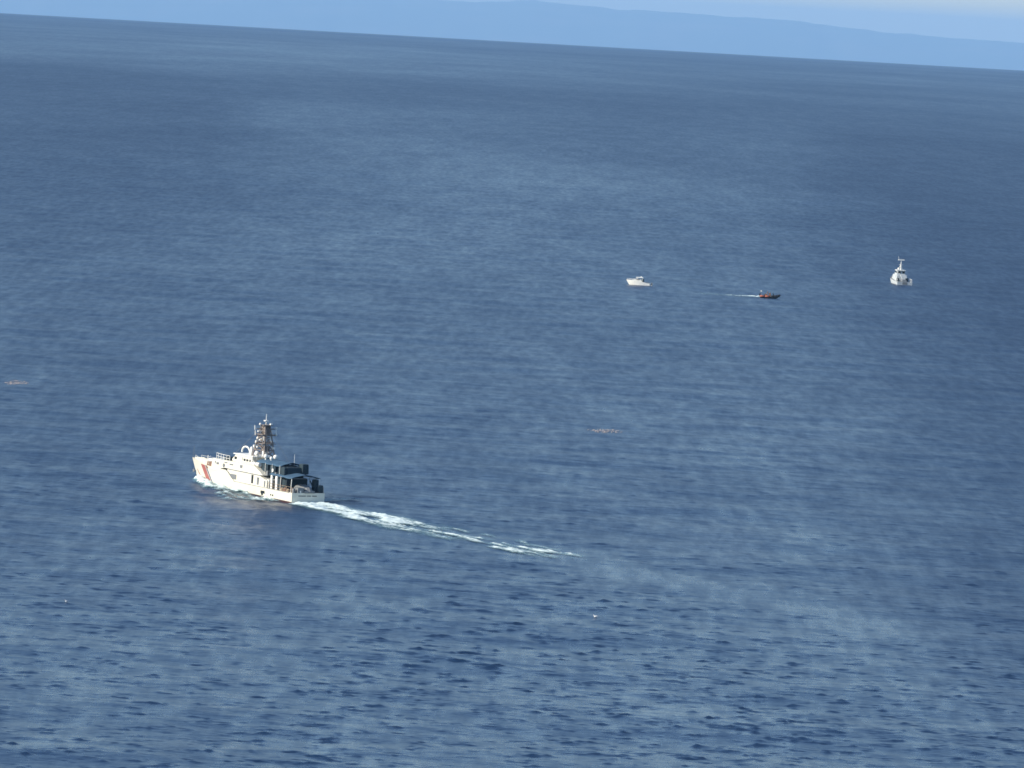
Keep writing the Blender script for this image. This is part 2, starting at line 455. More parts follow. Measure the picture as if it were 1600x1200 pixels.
def cutter():
    x0, y0 = SHIP
    root = thing('coast_guard_cutter', 'large white cutter with red bow stripe, blue awnings and brown mast, trailing a wake', 'ship',
                 (x0, y0, sea_z(x0, y0)), math.pi / 2 + SHIP_A)
    half, stem = hull_maker(44.0, 46.9, 4.2, 3.25, 3.75, 3.4, 0.45, None)
    def sheer(u):
        t = min(1, max(0, (u - 23.0) / 3.0)); t = t * t * (3 - 2 * t)
        return 1.95 + 1.75 * t + 0.5 * max(0, (u - 34) / 12.9) ** 1.5
    build_hull(root, half, stem, sheer, ('hull',), M_WHITE, M_BOOT, wellz=lambda t: 0.05 if t < 0.73 else 0.75)
    # slanted stripes on both bows
    def stripe(name, ma, ut0, ut1, ub0, ub1, z0, z1, off=0.03):
        for sg in (1, -1):
            mb = MB(); P = []
            for i in range(7):
                row = []
                for j in range(9):
                    f = j / 8; z = z0 + (z1 - z0) * f
                    ua = ub0 + (ut0 - ub0) * f; ub = ub1 + (ut1 - ub1) * f
                    u = ua + (ub - ua) * i / 6
                    row.append((u, sg * (half(u, z) + off), z))
                P.append(row if sg < 0 else row[::-1])
            mb.quadgrid(P).build(name, ma, root)
    stripe('red_stripe', M_RED, 39.4, 36.9, 36.6, 34.0, 0.30, 3.62)
    stripe('navy_stripe', M_BLUES, 36.5, 35.9, 33.6, 33.0, 0.30, 3.62)
    stripe('thin_red_stripe', M_RED, 43.4, 43.0, 40.2, 38.9, 0.30, 2.3, 0.025)
    # rubbing strake along the side (dark line) and upper line
    for sg in (1, -1):
        mb = MB()
        for k in range(22):
            ua, ub = 1 + k, 2 + k
            mb.tube((ua, sg * (half(ua, 1.9) + 0.03), 1.90), (ub, sg * (half(ub, 1.9) + 0.03), 1.90), 0.05, n=5)
        mb.build('rubbing_strake', M_GREY, root)
    # bow: breakwater, gun, anchor
    mb = MB()
    pts = []
    for sg in (1, -1):
        P = []
        for k in range(9):
            u = 36.2 + 9.4 * k / 8
            yy = max(0.06, half(u, 3.6) * 0.80 - 0.1)
            zt = 4.35 + 0.12 * math.sin(k / 8 * math.pi) - (0.35 if k == 0 else 0)
            P.append([(u, sg * yy, 3.0), (u, sg * (yy * 0.86), zt), (u, sg * (yy * 0.78), zt), (u, sg * (yy * 0.7), 3.0)])
        mb.quadgrid(P)
    mb.build('breakwater', M_WHITE, root)
    gun = MB().tube((38.6, 0, 3.0), (38.6, 0, 3.7), 0.7, 0.6, n=10).box(37.7, 39.4, -0.6, 0.6, 3.7, 4.7, 0.2, 0.12).build('deck_gun', M_WHITE2, root)
    MB().tube((39.2, 0, 4.35), (41.8, 0, 4.55), 0.07).build('gun_barrel', M_GREY, gun)
    MB().box(44.9, 45.5, 0.32, 0.5, 1.6, 2.0).tube((45.2, 0.5, 1.5), (45.2, 0.42, 2.3), 0.07).build('anchor', M_GREY, root)
    # notch with dark gear between the foredeck and the house
    MB().box(33.5, 35.9, 1.2, 2.75, 3.1, 4.45, 0.15, 0.1).build('hatch_locker', M_RUST, root)
    MB().tube((35.9, 2.45, 3.2), (35.9, 2.35, 5.55), 0.09).tube((36.0, 2.1, 5.2), (36.6, 1.5, 5.4), 0.06).build('jack_post', M_WHITE2, root)
    MB().tube((46.4, 0, 4.1), (46.4, 0, 6.5), 0.035).build('jackstaff', M_GREY, root)

    # lower deckhouse: main deck up to 3.9
    hl = lambda x, z: min(3.42 - 0.05 * (z - 1.9), half(x, 2.0) - 0.07)
    lower = MB().profile([(10.0, 1.9), (26.0, 1.9), (26.0, 3.88), (13.0, 3.88), (11.2, 3.4), (10.0, 3.3)], hl).build('lower_deckhouse', M_WHITE, root)
    MB().profile([(12.6, 3.86), (25.8, 3.86), (25.8, 4.0), (12.6, 4.0)], lambda x, z: 3.40).build('deck_edge', M_GREY, lower)
    # upper deckhouse: sloped aft end, front at 33
    def hu(x, z): return min(3.32, half(x, 3.9) - 0.12) - 0.12 * (z - 3.9)
    xs = [33.2, 31.0, 29.0, 27.0, 24.0, 20.0, 16.0]
    for sg in (1,):
        mb = MB()
        top = 5.4
        P = []
        prof = [(11.9, 4.0, 4.02), (13.2, 4.0, 4.55), (15.6, 4.0, 5.35), (16.4, 4.0, 5.4), (20, 4.0, 5.4), (24, 4.0, 5.4), (27, 4.0, 5.35), (29, 3.7, 5.3), (31, 3.2, 5.3), (32.4, 3.2, 5.32), (33.2, 3.2, 5.2)]
        for x, zb, zt in prof:
            P.append([(x, hu(x, zb) if x > 26 else 3.30, zb), (x, hu(x, zt), zt), (x, -hu(x, zt), zt), (x, -(hu(x, zb) if x > 26 else 3.30), zb)])
        mb.quadgrid(P)
        n = len(mb.v)
        mb.f.append((n - 4, n - 3, n - 2, n - 1)); mb.f.append((3, 2, 1, 0))
        upper = mb.build('upper_deckhouse', M_WHITE, root)
    # windows, vents and doors on the port and starboard sides
    for sg in (1, -1):
        MB().box(15.5, 16.1, *sorted((sg * 3.25, sg * 3.44)), 2.2, 3.75).build('door', M_GLASS, lower)
        MB().box(13.2, 13.9, *sorted((sg * 3.25, sg * 3.43)), 2.15, 3.5).build('door', M_GREY, lower)
        MB().box(22.3, 24.6, *sorted((sg * 3.25, sg * 3.42)), 2.25, 3.15).build('vent_grille', M_GREY, lower)
        MB().box(10.6, 11.1, *sorted((sg * 3.25, sg * 3.43)), 2.0, 3.1).build('vent_grille', M_GREY, lower)
        MB().box(17.5, 18.6, *sorted((sg * 3.25, sg * 3.41)), 2.5, 3.0).build('vent_grille', M_WHITE2, lower)
        for xa, xb, za, zb in ((29.8, 30.7, 4.35, 4.75), (26.4, 27.5, 4.9, 5.1), (24.0, 25.4, 4.72, 4.95), (20.3, 21.2, 4.55, 5.1), (31.3, 31.6, 4.4, 4.9)):
            yy = hu(xa, 4.7)
            MB().box(xa, xb, *sorted((sg * (yy - 0.25), sg * (yy + 0.05))), za, zb).build('port_window', M_GREY, upper)
        MB().tube((27.6, sg * (hu(27.6, 4.5) + 0.02), 4.4), (27.6, sg * (hu(27.6, 4.5) + 0.14), 4.4), 0.36, n=12).build('lifebuoy', M_GREY, upper)
    # front of the house: windows
    MB().box(33.0, 33.26, -1.5, 1.5, 4.3, 4.8).build('front_window', M_GLASS, upper)
    # pilothouse
    ph = MB().profile([(18.3, 5.35), (25.9, 5.35), (26.3, 5.75), (25.2, 6.78), (18.6, 6.78)], lambda x, z: 2.45 - 0.22 * (z - 5.4)).build('pilothouse', M_WHITE, root)
    MB().box(18.0, 25.7, -2.4, 2.4, 6.78, 6.95).build('roof', M_WHITE2, ph)
    MB().profile([(26.05, 5.9), (26.32, 5.9), (25.62, 6.55), (25.35, 6.55)], lambda x, z: 1.9).build('windscreen', M_GLASS, ph)
    for sg in (1, -1):
        for xa, xb in ((24.4, 25.3), (20.9, 21.6), (19.9, 20.5), (18.8, 19.4)):
            MB().box(xa, xb, *sorted((sg * 2.15, sg * 2.36)), 5.82, 6.32).build('window', M_GLASS, ph)
        MB().box(22.1, 22.9, *sorted((sg * 2.2, sg * 2.46)), 5.45, 6.5).build('door', M_WHITE2, ph)
    # dark boxes on the roof of the house ahead of the pilothouse, with rails
    for xa, xb, ya, yb, za in ((26.9, 28.2, 0.9, 2.3, 6.02), (28.8, 29.7, 1.2, 2.2, 5.95), (27.0, 28.3, -2.3, -1.0, 6.0)):
        MB().box(xa, xb, ya, yb, 5.28, za, 0.06, 0.06).build('equipment_locker', M_DARK, root)
    for sg in (1, -1):
        mb = MB()
        pr = [(33.1, 2.0), (31.8, 2.3), (30.4, 2.5), (29.0, 2.7), (27.6, 2.75), (26.4, 2.75)]
        for x, y in pr: mb.tube((x, sg * y, 5.25), (x, sg * y, 6.3), 0.05)
        for zz in (5.75, 6.28): mb.path([(x, sg * y, zz) for x, y in pr], 0.04)
        mb.build('railing', M_WHITE2, root)
        mb = MB()
        pr = [(22.9, 2.85), (21.4, 2.85), (19.8, 2.85), (18.2, 2.85), (16.6, 2.85)]
        for x, y in pr: mb.tube((x, sg * y, 5.38), (x, sg * y, 6.35), 0.04)
        for zz in (5.85, 6.33): mb.path([(x, sg * y, zz) for x, y in pr], 0.03)
        mb.build('railing', M_WHITE2, root)
        mb = MB()
        pr = [(9.6, 3.3), (7.8, 3.32), (6.0, 3.32), (4.2, 3.32), (2.4, 3.32), (0.3, 3.28)]
        for x, y in pr: mb.tube((x, sg * y, 1.9), (x, sg * y, 2.95), 0.04)
        for zz in (2.4, 2.93): mb.path([(x, sg * y, zz) for x, y in pr], 0.03)
        mb.build('railing', M_TAN, root)
    # bent white pipe (fire monitor / boom) on the pilothouse roof
    pts = [(25.3, 0.8, 7.15)] + [(23.75 + 1.55 * math.cos(t), 0.8, 7.35 + 0.95 * math.sin(t)) for t in np.linspace(math.pi * 0.95, 0.05, 12)][::-1] + [(22.1, 0.8, 6.9)]
    MB().path(pts, 0.17, n=8).build('bent_pipe', M_WHITE2, root, smooth=True)
    # exhaust / ventilation trunks at the foot of the mast
    for xa, ya, h_, r in ((20.6, 1.3, 8.3, 0.34), (19.6, -1.2, 8.2, 0.4), (16.6, 0.9, 7.9, 0.34)):
        MB().tube((xa, ya, 6.9), (xa, ya, h_), r, r * 0.8, n=10).dome((xa, ya, h_), r * 0.8, r * 0.8, 0.3).build('ventilator', M_WHITE2, root, smooth=True)
    for xa, ya, z, r in ((18.4, 1.3, 7.2, 0.5), (15.4, 1.0, 6.95, 0.42), (14.4, -0.5, 6.9, 0.45), (13.6, 0.8, 6.75, 0.32)):
        MB().tube((xa, ya, 6.3), (xa, ya, z), 0.18, n=6).dome((xa, ya, z + 0.3), r, r, r * 1.0, full=True, rings=6).build('antenna_dome', M_WHITE2, root, smooth=True)
    # mast: four raked lattice legs, platforms, yards, aerials
    mast = MB()
    base = [(20.3, 1.25), (20.3, -1.25), (15.9, -1.1), (15.9, 1.1)]
    topp = [(18.7, 0.55), (18.7, -0.55), (17.2, -0.5), (17.2, 0.5)]
    def leg(i, z):
        f = (z - 6.9) / (12.8 - 6.9)
        return (base[i][0] + (topp[i][0] - base[i][0]) * f, base[i][1] + (topp[i][1] - base[i][1]) * f, z)
    for i in range(4): mast.tube(leg(i, 6.85), leg(i, 12.8), 0.14, 0.10)
    zs = [6.9, 8.2, 9.4, 10.6, 11.7, 12.8]
    for za, zb in zip(zs[:-1], zs[1:]):
        for i in range(4):
            j = (i + 1) % 4
            mast.tube(leg(i, za), leg(j, zb), 0.07); mast.tube(leg(j, za), leg(i, zb), 0.07); mast.tube(leg(i, zb), leg(j, zb), 0.07)
    mo = mast.build('mast', M_BUFF, root)
    MB().box(17.2, 18.6, -0.6, 0.6, 11.2, 12.7, 0.1, 0.08).build('sensor_housing', M_BUFF, mo)
    MB().box(16.9, 18.3, -0.6, 0.6, 8.0, 8.9, 0.2, 0.1).build('equipment_cabinet', M_BUFF, mo)
    for z, w, d in ((9.4, 1.35, 1.7), (11.05, 1.3, 1.3), (12.8, 1.0, 1.0)):
        MB().box(17.9 - d, 17.9 + d, -w, w, z, z + 0.12).build('platform', M_BUFF, mo)
    for z, l in ((10.9, 2.1), (12.1, 1.9), (9.6, 1.9)):
        MB().tube((17.9, -l, z), (17.9, l, z + 0.05), 0.09).build('yard', M_BUFF, mo)
    MB().tube((17.9, 0, 12.8), (17.9, 0, 14.9), 0.09, 0.05).build('topmast', M_WHITE2, mo)
    MB().box(17.55, 18.25, -0.35, 0.35, 13.55, 13.75).build('masthead_light', M_WHITE2, mo)
    MB().box(18.9, 20.2, -0.12, 0.12, 9.75, 10.0).tube((19.5, 0, 9.4), (19.5, 0, 9.8), 0.12).build('radar_scanner', M_WHITE2, mo)
    MB().box(18.0, 18.3, -1.5, 1.5, 11.55, 11.8).build('radar_scanner', M_WHITE2, mo)
    rr = random.Random(3)
    spots = [(18.6, 1.9, 12.0), (17.9, 1.2, 12.9), (17.2, -0.7, 12.9), (16.9, -1.7, 11.3), (17.2, -1.9, 11.0), (17.6, -2.0, 12.2), (19.1, 1.5, 11.0), (19.2, 0.9, 10.2), (18.6, 1.4, 9.6), (17.1, 0.8, 10.1), (17.0, -0.9, 9.6), (19.5, 1.3, 8.7), (20.0, 1.1, 8.2), (18.4, 1.3, 8.6), (16.4, -1.0, 8.6), (16.6, -0.4, 10.1), (18.3, 0.6, 10.0)]
    for i, (x, y, z) in enumerate(spots):
        r = 0.17 + 0.13 * rr.random()
        if i % 3 == 0: MB().tube((x, y, z - 0.1), (x + 0.1, y, z + 0.75), 0.09, 0.07).build('aerial', M_WHITE2, mo)
        elif i % 3 == 1: MB().dome((x, y, z + 0.1), r, r, r, n=8, full=True).build('antenna_dome', M_WHITE2, mo, smooth=True)
        else: MB().box(x - r, x + r, y - r, y + r, z - 0.1, z + 0.3).build('lamp', M_WHITE2, mo)
    # stays from the masthead, raft canisters, foredeck rails
    for x, y, z in ((26.0, 1.8, 6.95), (26.0, -1.8, 6.95), (12.2, 2.2, 6.4), (12.2, -2.2, 6.4)):
        MB().tube((17.9, 0, 13.2), (x, y, z), 0.022, n=4).build('stay', M_GREY, mo)
    for x in (14.9, 16.4):
        for sg in (1, -1):
            MB().tube((x - 0.6, sg * 2.75, 5.75), (x + 0.6, sg * 2.75, 5.75), 0.36, n=10).build('raft_canister', M_WHITE2, root, smooth=False)
    for sg in (1, -1):
        pr = [(u, sg * (half(u, 3.9) - 0.12), sheer(u)) for u in (34.6, 36.6, 38.6, 40.6, 42.6, 44.4)]
        mb = MB()
        for p in pr: mb.tube((p[0], p[1], p[2] - 0.3), (p[0], p[1], p[2] + 0.75), 0.03)
        mb.path([(p[0], p[1], p[2] + 0.74) for p in pr], 0.022); mb.path([(p[0], p[1], p[2] + 0.4) for p in pr], 0.018)
        mb.build('railing', M_WHITE2, root)
    # after house beneath the upper awning
    ah = MB().profile([(5.2, 4.0), (13.2, 4.0), (15.2, 5.3), (15.2, 6.1), (5.4, 6.1)], lambda x, z: 1.7).build('aft_deckhouse', M_DARK, root)
    for xa, xb in ((5.4, 8.0), (9.0, 11.2), (12.0, 14.6)):
        for sg in (1, -1):
            MB().box(xa, xb, *sorted((sg * 1.75, sg * 2.35)), 4.6, 6.12, 0.05, 0.03).build('canvas_cover', M_DARK, root)
    MB().box(5.0, 6.6, -2.6, -1.2, 4.9, 6.75, 0.05, 0.05).build('canvas_cover', M_DARK, root)
    for x in (6.9, 9.9, 12.6):
        MB().tube((x, 2.5, 4.0), (x, 2.5, 6.3), 0.05).build('awning_post', M_WHITE2, root)
    for x in (8.2, 11.5):
        MB().box(x, x + 0.6, 2.0, 2.55, 4.02, 4.9, 0.04, 0.04).build('deck_box', M_GREY, root)
    MB().tube((9.6, 2.45, 5.2), (9.6, 2.55, 5.2), 0.3, n=12).build('lifebuoy', M_WHITE2, root)
    def awning(name, x0, x1, w, z0, z1, sag):
        P = []
        for i in range(13):
            f = i / 12; x = x0 + (x1 - x0) * f
            row = []
            for j in range(11):
                g = j / 10 * 2 - 1
                z = z0 + (z1 - z0) * f + 0.62 * (1 - abs(g)) ** 0.9 - sag * abs(math.sin(f * math.pi * 3)) * 0.1 - 0.10 * abs(g) ** 8
                row.append((x, g * w, z))
            P.append(row)
        o = MB().quadgrid(P).build(name, M_AWN, root, smooth=True)
        so = o.modifiers.new('thick', 'SOLIDIFY'); so.thickness = 0.05
        mb = MB()
        for x, z in ((x0 + 0.2, z0), ((x0 + x1) / 2, (z0 + z1) / 2), (x1 - 0.2, z1)):
            mb.tube((x, -w, z - 0.12), (x, w, z - 0.12), 0.05)
        mb.build('awning_bow', M_GREY, o)
        return o
    awning('upper_awning', 6.6, 16.2, 2.55, 6.28, 6.35, 1)
    awning('lower_awning', 1.2, 9.8, 3.1, 4.55, 4.62, 1)
    # the stores and enclosure beneath the lower awning
    MB().box(4.6, 9.0, -2.3, 2.2, 1.92, 4.2, 0.1, 0.05).build('aft_cabin', M_DARK, root)
    MB().box(1.4, 2.6, -2.9, -1.9, 1.92, 4.25, 0.05, 0.05).build('canvas_cover', M_DARK, root)
    for x, y, r, ma in ((8.8, 3.0, 0.30, M_WHITE2), (6.9, 3.0, 0.36, M_WHITE2)):
        MB().box(x - r, x + r, y - 0.12, y + 0.12, 1.92, 4.35).build('pillar', ma, root)
    for x, y in ((1.5, 2.9), (1.5, -2.9), (5.5, 3.0), (5.5, -3.0)):
        MB().tube((x, y, 1.92), (x - 0.2, y, 4.5), 0.07).build('awning_post', M_WHITE2, root)
    MB().box(9.7, 10.6, 2.4, 3.1, 1.92, 3.4).build('deck_locker', M_WHITE2, root)
    # gear on the aft deck: coiled lines, covers, stern boat
    for x, y, s, h_, ma in ((5.0, 2.8, 0.5, 0.6, M_TAN), (3.9, 2.7, 0.6, 0.75, M_RUST), (2.8, 2.75, 0.5, 0.6, M_TAN), (1.6, 2.4, 0.6, 0.8, M_RUST), (0.8, 2.7, 0.4, 0.9, M_GREY)):
        MB().dome((x, y, 1.9), s, s * 0.8, h_, n=9).build('covered_gear', ma, root, smooth=True)
    MB().dome((2.6, -0.2, 2.2), 3.0, 1.25, 1.15, n=14, rings=5).box(-0.2, 3.6, -1.2, 0.8, 1.9, 2.3).build('covered_stern_boat', M_GREY, root, smooth=False)
    MB().box(0.15, 1.15, -3.2, -2.15, 1.9, 3.35, 0.05, 0.02).build('stern_locker', M_DARK, root)
    MB().tube((1.2, -2.1, 1.9), (2.6, -1.6, 4.0), 0.12).build('stern_crane', M_DARK, root)
    MB().box(0.05, 1.6, 0.9, 2.2, 1.92, 2.85, 0.1, 0.1).build('winch', M_GREY, root)
    for y in (1.6, -0.9): MB().tube((0.15, y, 1.9), (0.15, y, 2.35), 0.13, n=8).build('bollard', M_WHITE2, root)
    # side openings in the hull
    for xa, xb, za, zb in ((10.6, 12.2, 0.75, 1.3), (11.3, 12.0, 0.45, 0.75), (7.2, 7.6, 0.62, 0.95), (8.0, 8.35, 0.66, 0.98)):
        for sg in (1, -1):
            yy = half(xa, 0.9)
            MB().box(xa, xb, *sorted((sg * (yy - 0.2), sg * (yy + 0.035))), za, zb).build('hull_opening', M_GLASS, root)
    # name across the transom: two groups of small dark letters, too small to read
    mb = MB(); y = 2.0; rl = random.Random(8)
    for k in range(19):
        if k in (8, 13): y -= 0.2; continue
        w = 0.10 + 0.03 * rl.random()
        mb.box(-0.035, 0.0, y - w, y - w + 0.05, 1.28, 1.50)
        mb.box(-0.033, 0.0, y - 0.04, y, 1.28, 1.50)
        if rl.random() < 0.8: mb.box(-0.034, 0.0, y - w, y, 1.44 if rl.random() < .6 else 1.37, 1.50)
        y -= 0.2
    tag(mb.build('transom_lettering', M_LETTER, root), kind='stuff')
    MB().tube((7.0, -0.5, 6.5), (7.0, -0.5, 8.4), 0.03).build('whip_aerial', M_WHITE2, root)
cutter()
for o in list(bpy.data.objects):
    if o.name.split('.')[0] in ('canvas_cover', 'aft_deckhouse', 'aft_cabin', 'stern_locker', 'equipment_locker', 'hatch_locker', 'pilothouse'):
        bv = o.modifiers.new('edge', 'BEVEL'); bv.width = 0.16; bv.segments = 2

# ------------------------------------------------------------------ patrol boat, end-on, at the right
def patrol_boat():
    x0, y0 = 141.0, 2170.0
    root = thing('patrol_boat', 'pale patrol boat with tall mast and radar bar, farthest right of the boats', 'boat', (x0, y0, sea_z(x0, y0)), math.pi / 2 + math.radians(6))
    half, stem = hull_maker(25.0, 26.5, 2.6, 2.6, 2.95, 2.75, 0.45, None)
    sheer = lambda u: 1.35 + 1.25 * max(0, (u - 6) / 20.0) ** 1.2
    build_hull(root, half, stem, sheer, ('hull',), M_PALE, M_BOOT, nu=30, z_boot=0.2)
    MB().profile([(6.5, 1.3), (17.5, 1.5), (16.5, 3.5), (7.2, 3.5)], lambda x, z: 1.95 - 0.1 * (z - 1.3)).build('deckhouse', M_PALE, root)
    ph = MB().profile([(8.6, 3.5), (14.6, 3.5), (13.6, 5.1), (9.2, 5.1)], lambda x, z: 1.55 - 0.12 * (z - 3.5)).build('pilothouse', M_PALE, root)
    MB().box(8.5, 13.8, -1.6, 1.6, 5.1, 5.25).build('roof', M_WHITE2, ph)
    for ya, yb in ((-1.2, -0.4), (0.3, 1.1)):
        MB().box(8.62, 9.1, ya, yb, 4.1, 4.75).build('window', M_GLASS, ph)
    for sg in (1, -1):
        for k in range(3): MB().box(9.8 + k * 1.4, 10.8 + k * 1.4, *sorted((sg * 1.3, sg * 1.52)), 4.15, 4.75).build('window', M_GLASS, ph)
    mast = MB().tube((10.5, 0, 5.2), (10.2, 0, 9.0), 0.22, 0.14).tube((11.4, 0.7, 5.2), (10.3, 0.05, 7.4), 0.1).tube((11.4, -0.7, 5.2), (10.3, -0.05, 7.4), 0.1).build('mast', M_WHITE2, root)
    MB().box(10.0, 10.5, -1.15, 1.15, 8.75, 9.15).build('radar_scanner', M_WHITE2, mast)
    MB().tube((10.2, 0.9, 9.1), (10.2, 1.15, 10.3), 0.06).build('aerial', M_WHITE2, mast)
    MB().tube((10.4, -0.7, 7.2), (10.4, 0.7, 7.2), 0.08).build('yard', M_WHITE2, mast)
    MB().dome((10.9, 0.75, 5.7), 0.4, 0.4, 0.4, full=True).build('antenna_dome', M_WHITE2, mast, smooth=True)
    MB().box(1.0, 5.0, -0.9, 0.9, 1.25, 2.1, 0.2, 0.2).build('stern_boat', M_GREY, root)
    MB().box(-0.04, 0.3, -0.9, 0.9, 0.35, 1.3).build('stern_gate', M_GREY, root)
    MB().box(5.4, 6.4, 1.2, 2.1, 1.3, 2.4).build('locker', M_DARK, root)
    MB().box(5.2, 6.3, -2.1, -1.2, 1.3, 2.5).build('locker', M_DARK, root)
    for sg in (1, -1):
        mb = MB(); pr = [(0.3, 2.65), (2.2, 2.7), (4.2, 2.75), (6.2, 2.75)]
        for x, y in pr: mb.tube((x, sg * y, 1.3), (x, sg * y, 2.3), 0.05)
        mb.path([(x, sg * y, 2.28) for x, y in pr], 0.05)
        mb.build('railing', M_WHITE2, root)
    MB().tube((4.6, 0.2, 2.0), (5.0, 1.0, 3.9), 0.12).tube((5.0, 1.0, 3.9), (3.6, 1.6, 4.3), 0.09).build('crane', M_WHITE2, root)
patrol_boat()

# ------------------------------------------------------------------ white motor yacht
def yacht():
    x0, y0 = 45.6, 2050.0
    root = thing('motor_yacht', 'small white motor yacht with a thin hardtop, drifting left of the orange boat', 'boat', (x0, y0, sea_z(x0, y0)), math.radians(172))
    half, stem = hull_maker(7.2, 8.3, 1.7, 1.25, 1.5, 1.2, 0.4, None)
    sheer = lambda u: 0.95 + 0.85 * min(1, max(0, u - 1.2) / 3.4)
    build_hull(root, half, stem, sheer, ('hull',), M_WHITE2, M_GREY, z_boot=0.12, zmin=-0.5, nu=26, deckmat=M_WHITE2)
    cb = MB().profile([(2.6, 1.0), (6.6, 1.75), (5.6, 2.05), (4.3, 2.2), (3.2, 2.2)], lambda x, z: 1.15 - 0.1 * (z - 1)).build('cabin', M_WHITE2, root)
    MB().profile([(3.3, 1.85), (5.1, 1.95), (4.5, 2.16), (3.35, 2.16)], lambda x, z: 1.10).build('cabin_window', M_GLASS, cb)
    top = MB().box(2.4, 5.0, -1.05, 1.05, 2.72, 2.86, 0.15, 0.1).build('hardtop', M_WHITE2, root)
    MB().box(2.9, 3.4, -0.3, 0.3, 2.86, 3.1).build('radar_dome', M_WHITE2, top)
    MB().box(2.2, 2.8, -0.7, 0.7, 1.0, 2.3).build('helm_seat', M_DARK, root)
    for x in (2.6, 4.6):
        for y in (-0.95, 0.95): MB().tube((x, y, 1.3), (x, y, 2.74), 0.05).build('hardtop_post', M_WHITE2, root)
    MB().box(0.4, 2.1, -0.9, 0.9, 0.55, 1.15).build('cockpit_bench', M_GREY, root)
    MB().box(-0.75, 0.05, -1.0, 1.0, 0.15, 0.32).build('swim_platform', M_WHITE2, root)
    for y in (-0.45, 0.45):
        MB().box(-0.85, -0.2, y - 0.2, y + 0.2, 0.35, 1.15, 0.1, 0.05).build('outboard_engine', M_GREY, root)
    mb = MB()
    for sg in (1, -1):
        pr = [(4.6, 1.35), (5.8, 1.15), (7.0, 0.75), (8.0, 0.2)]
        for x, y in pr: mb.tube((x, sg * y, 1.7), (x, sg * y, 2.2), 0.025)
        mb.path([(x, sg * y, 2.2) for x, y in pr], 0.025)
    mb.build('bow_rail', M_WHITE2, root)
yacht()

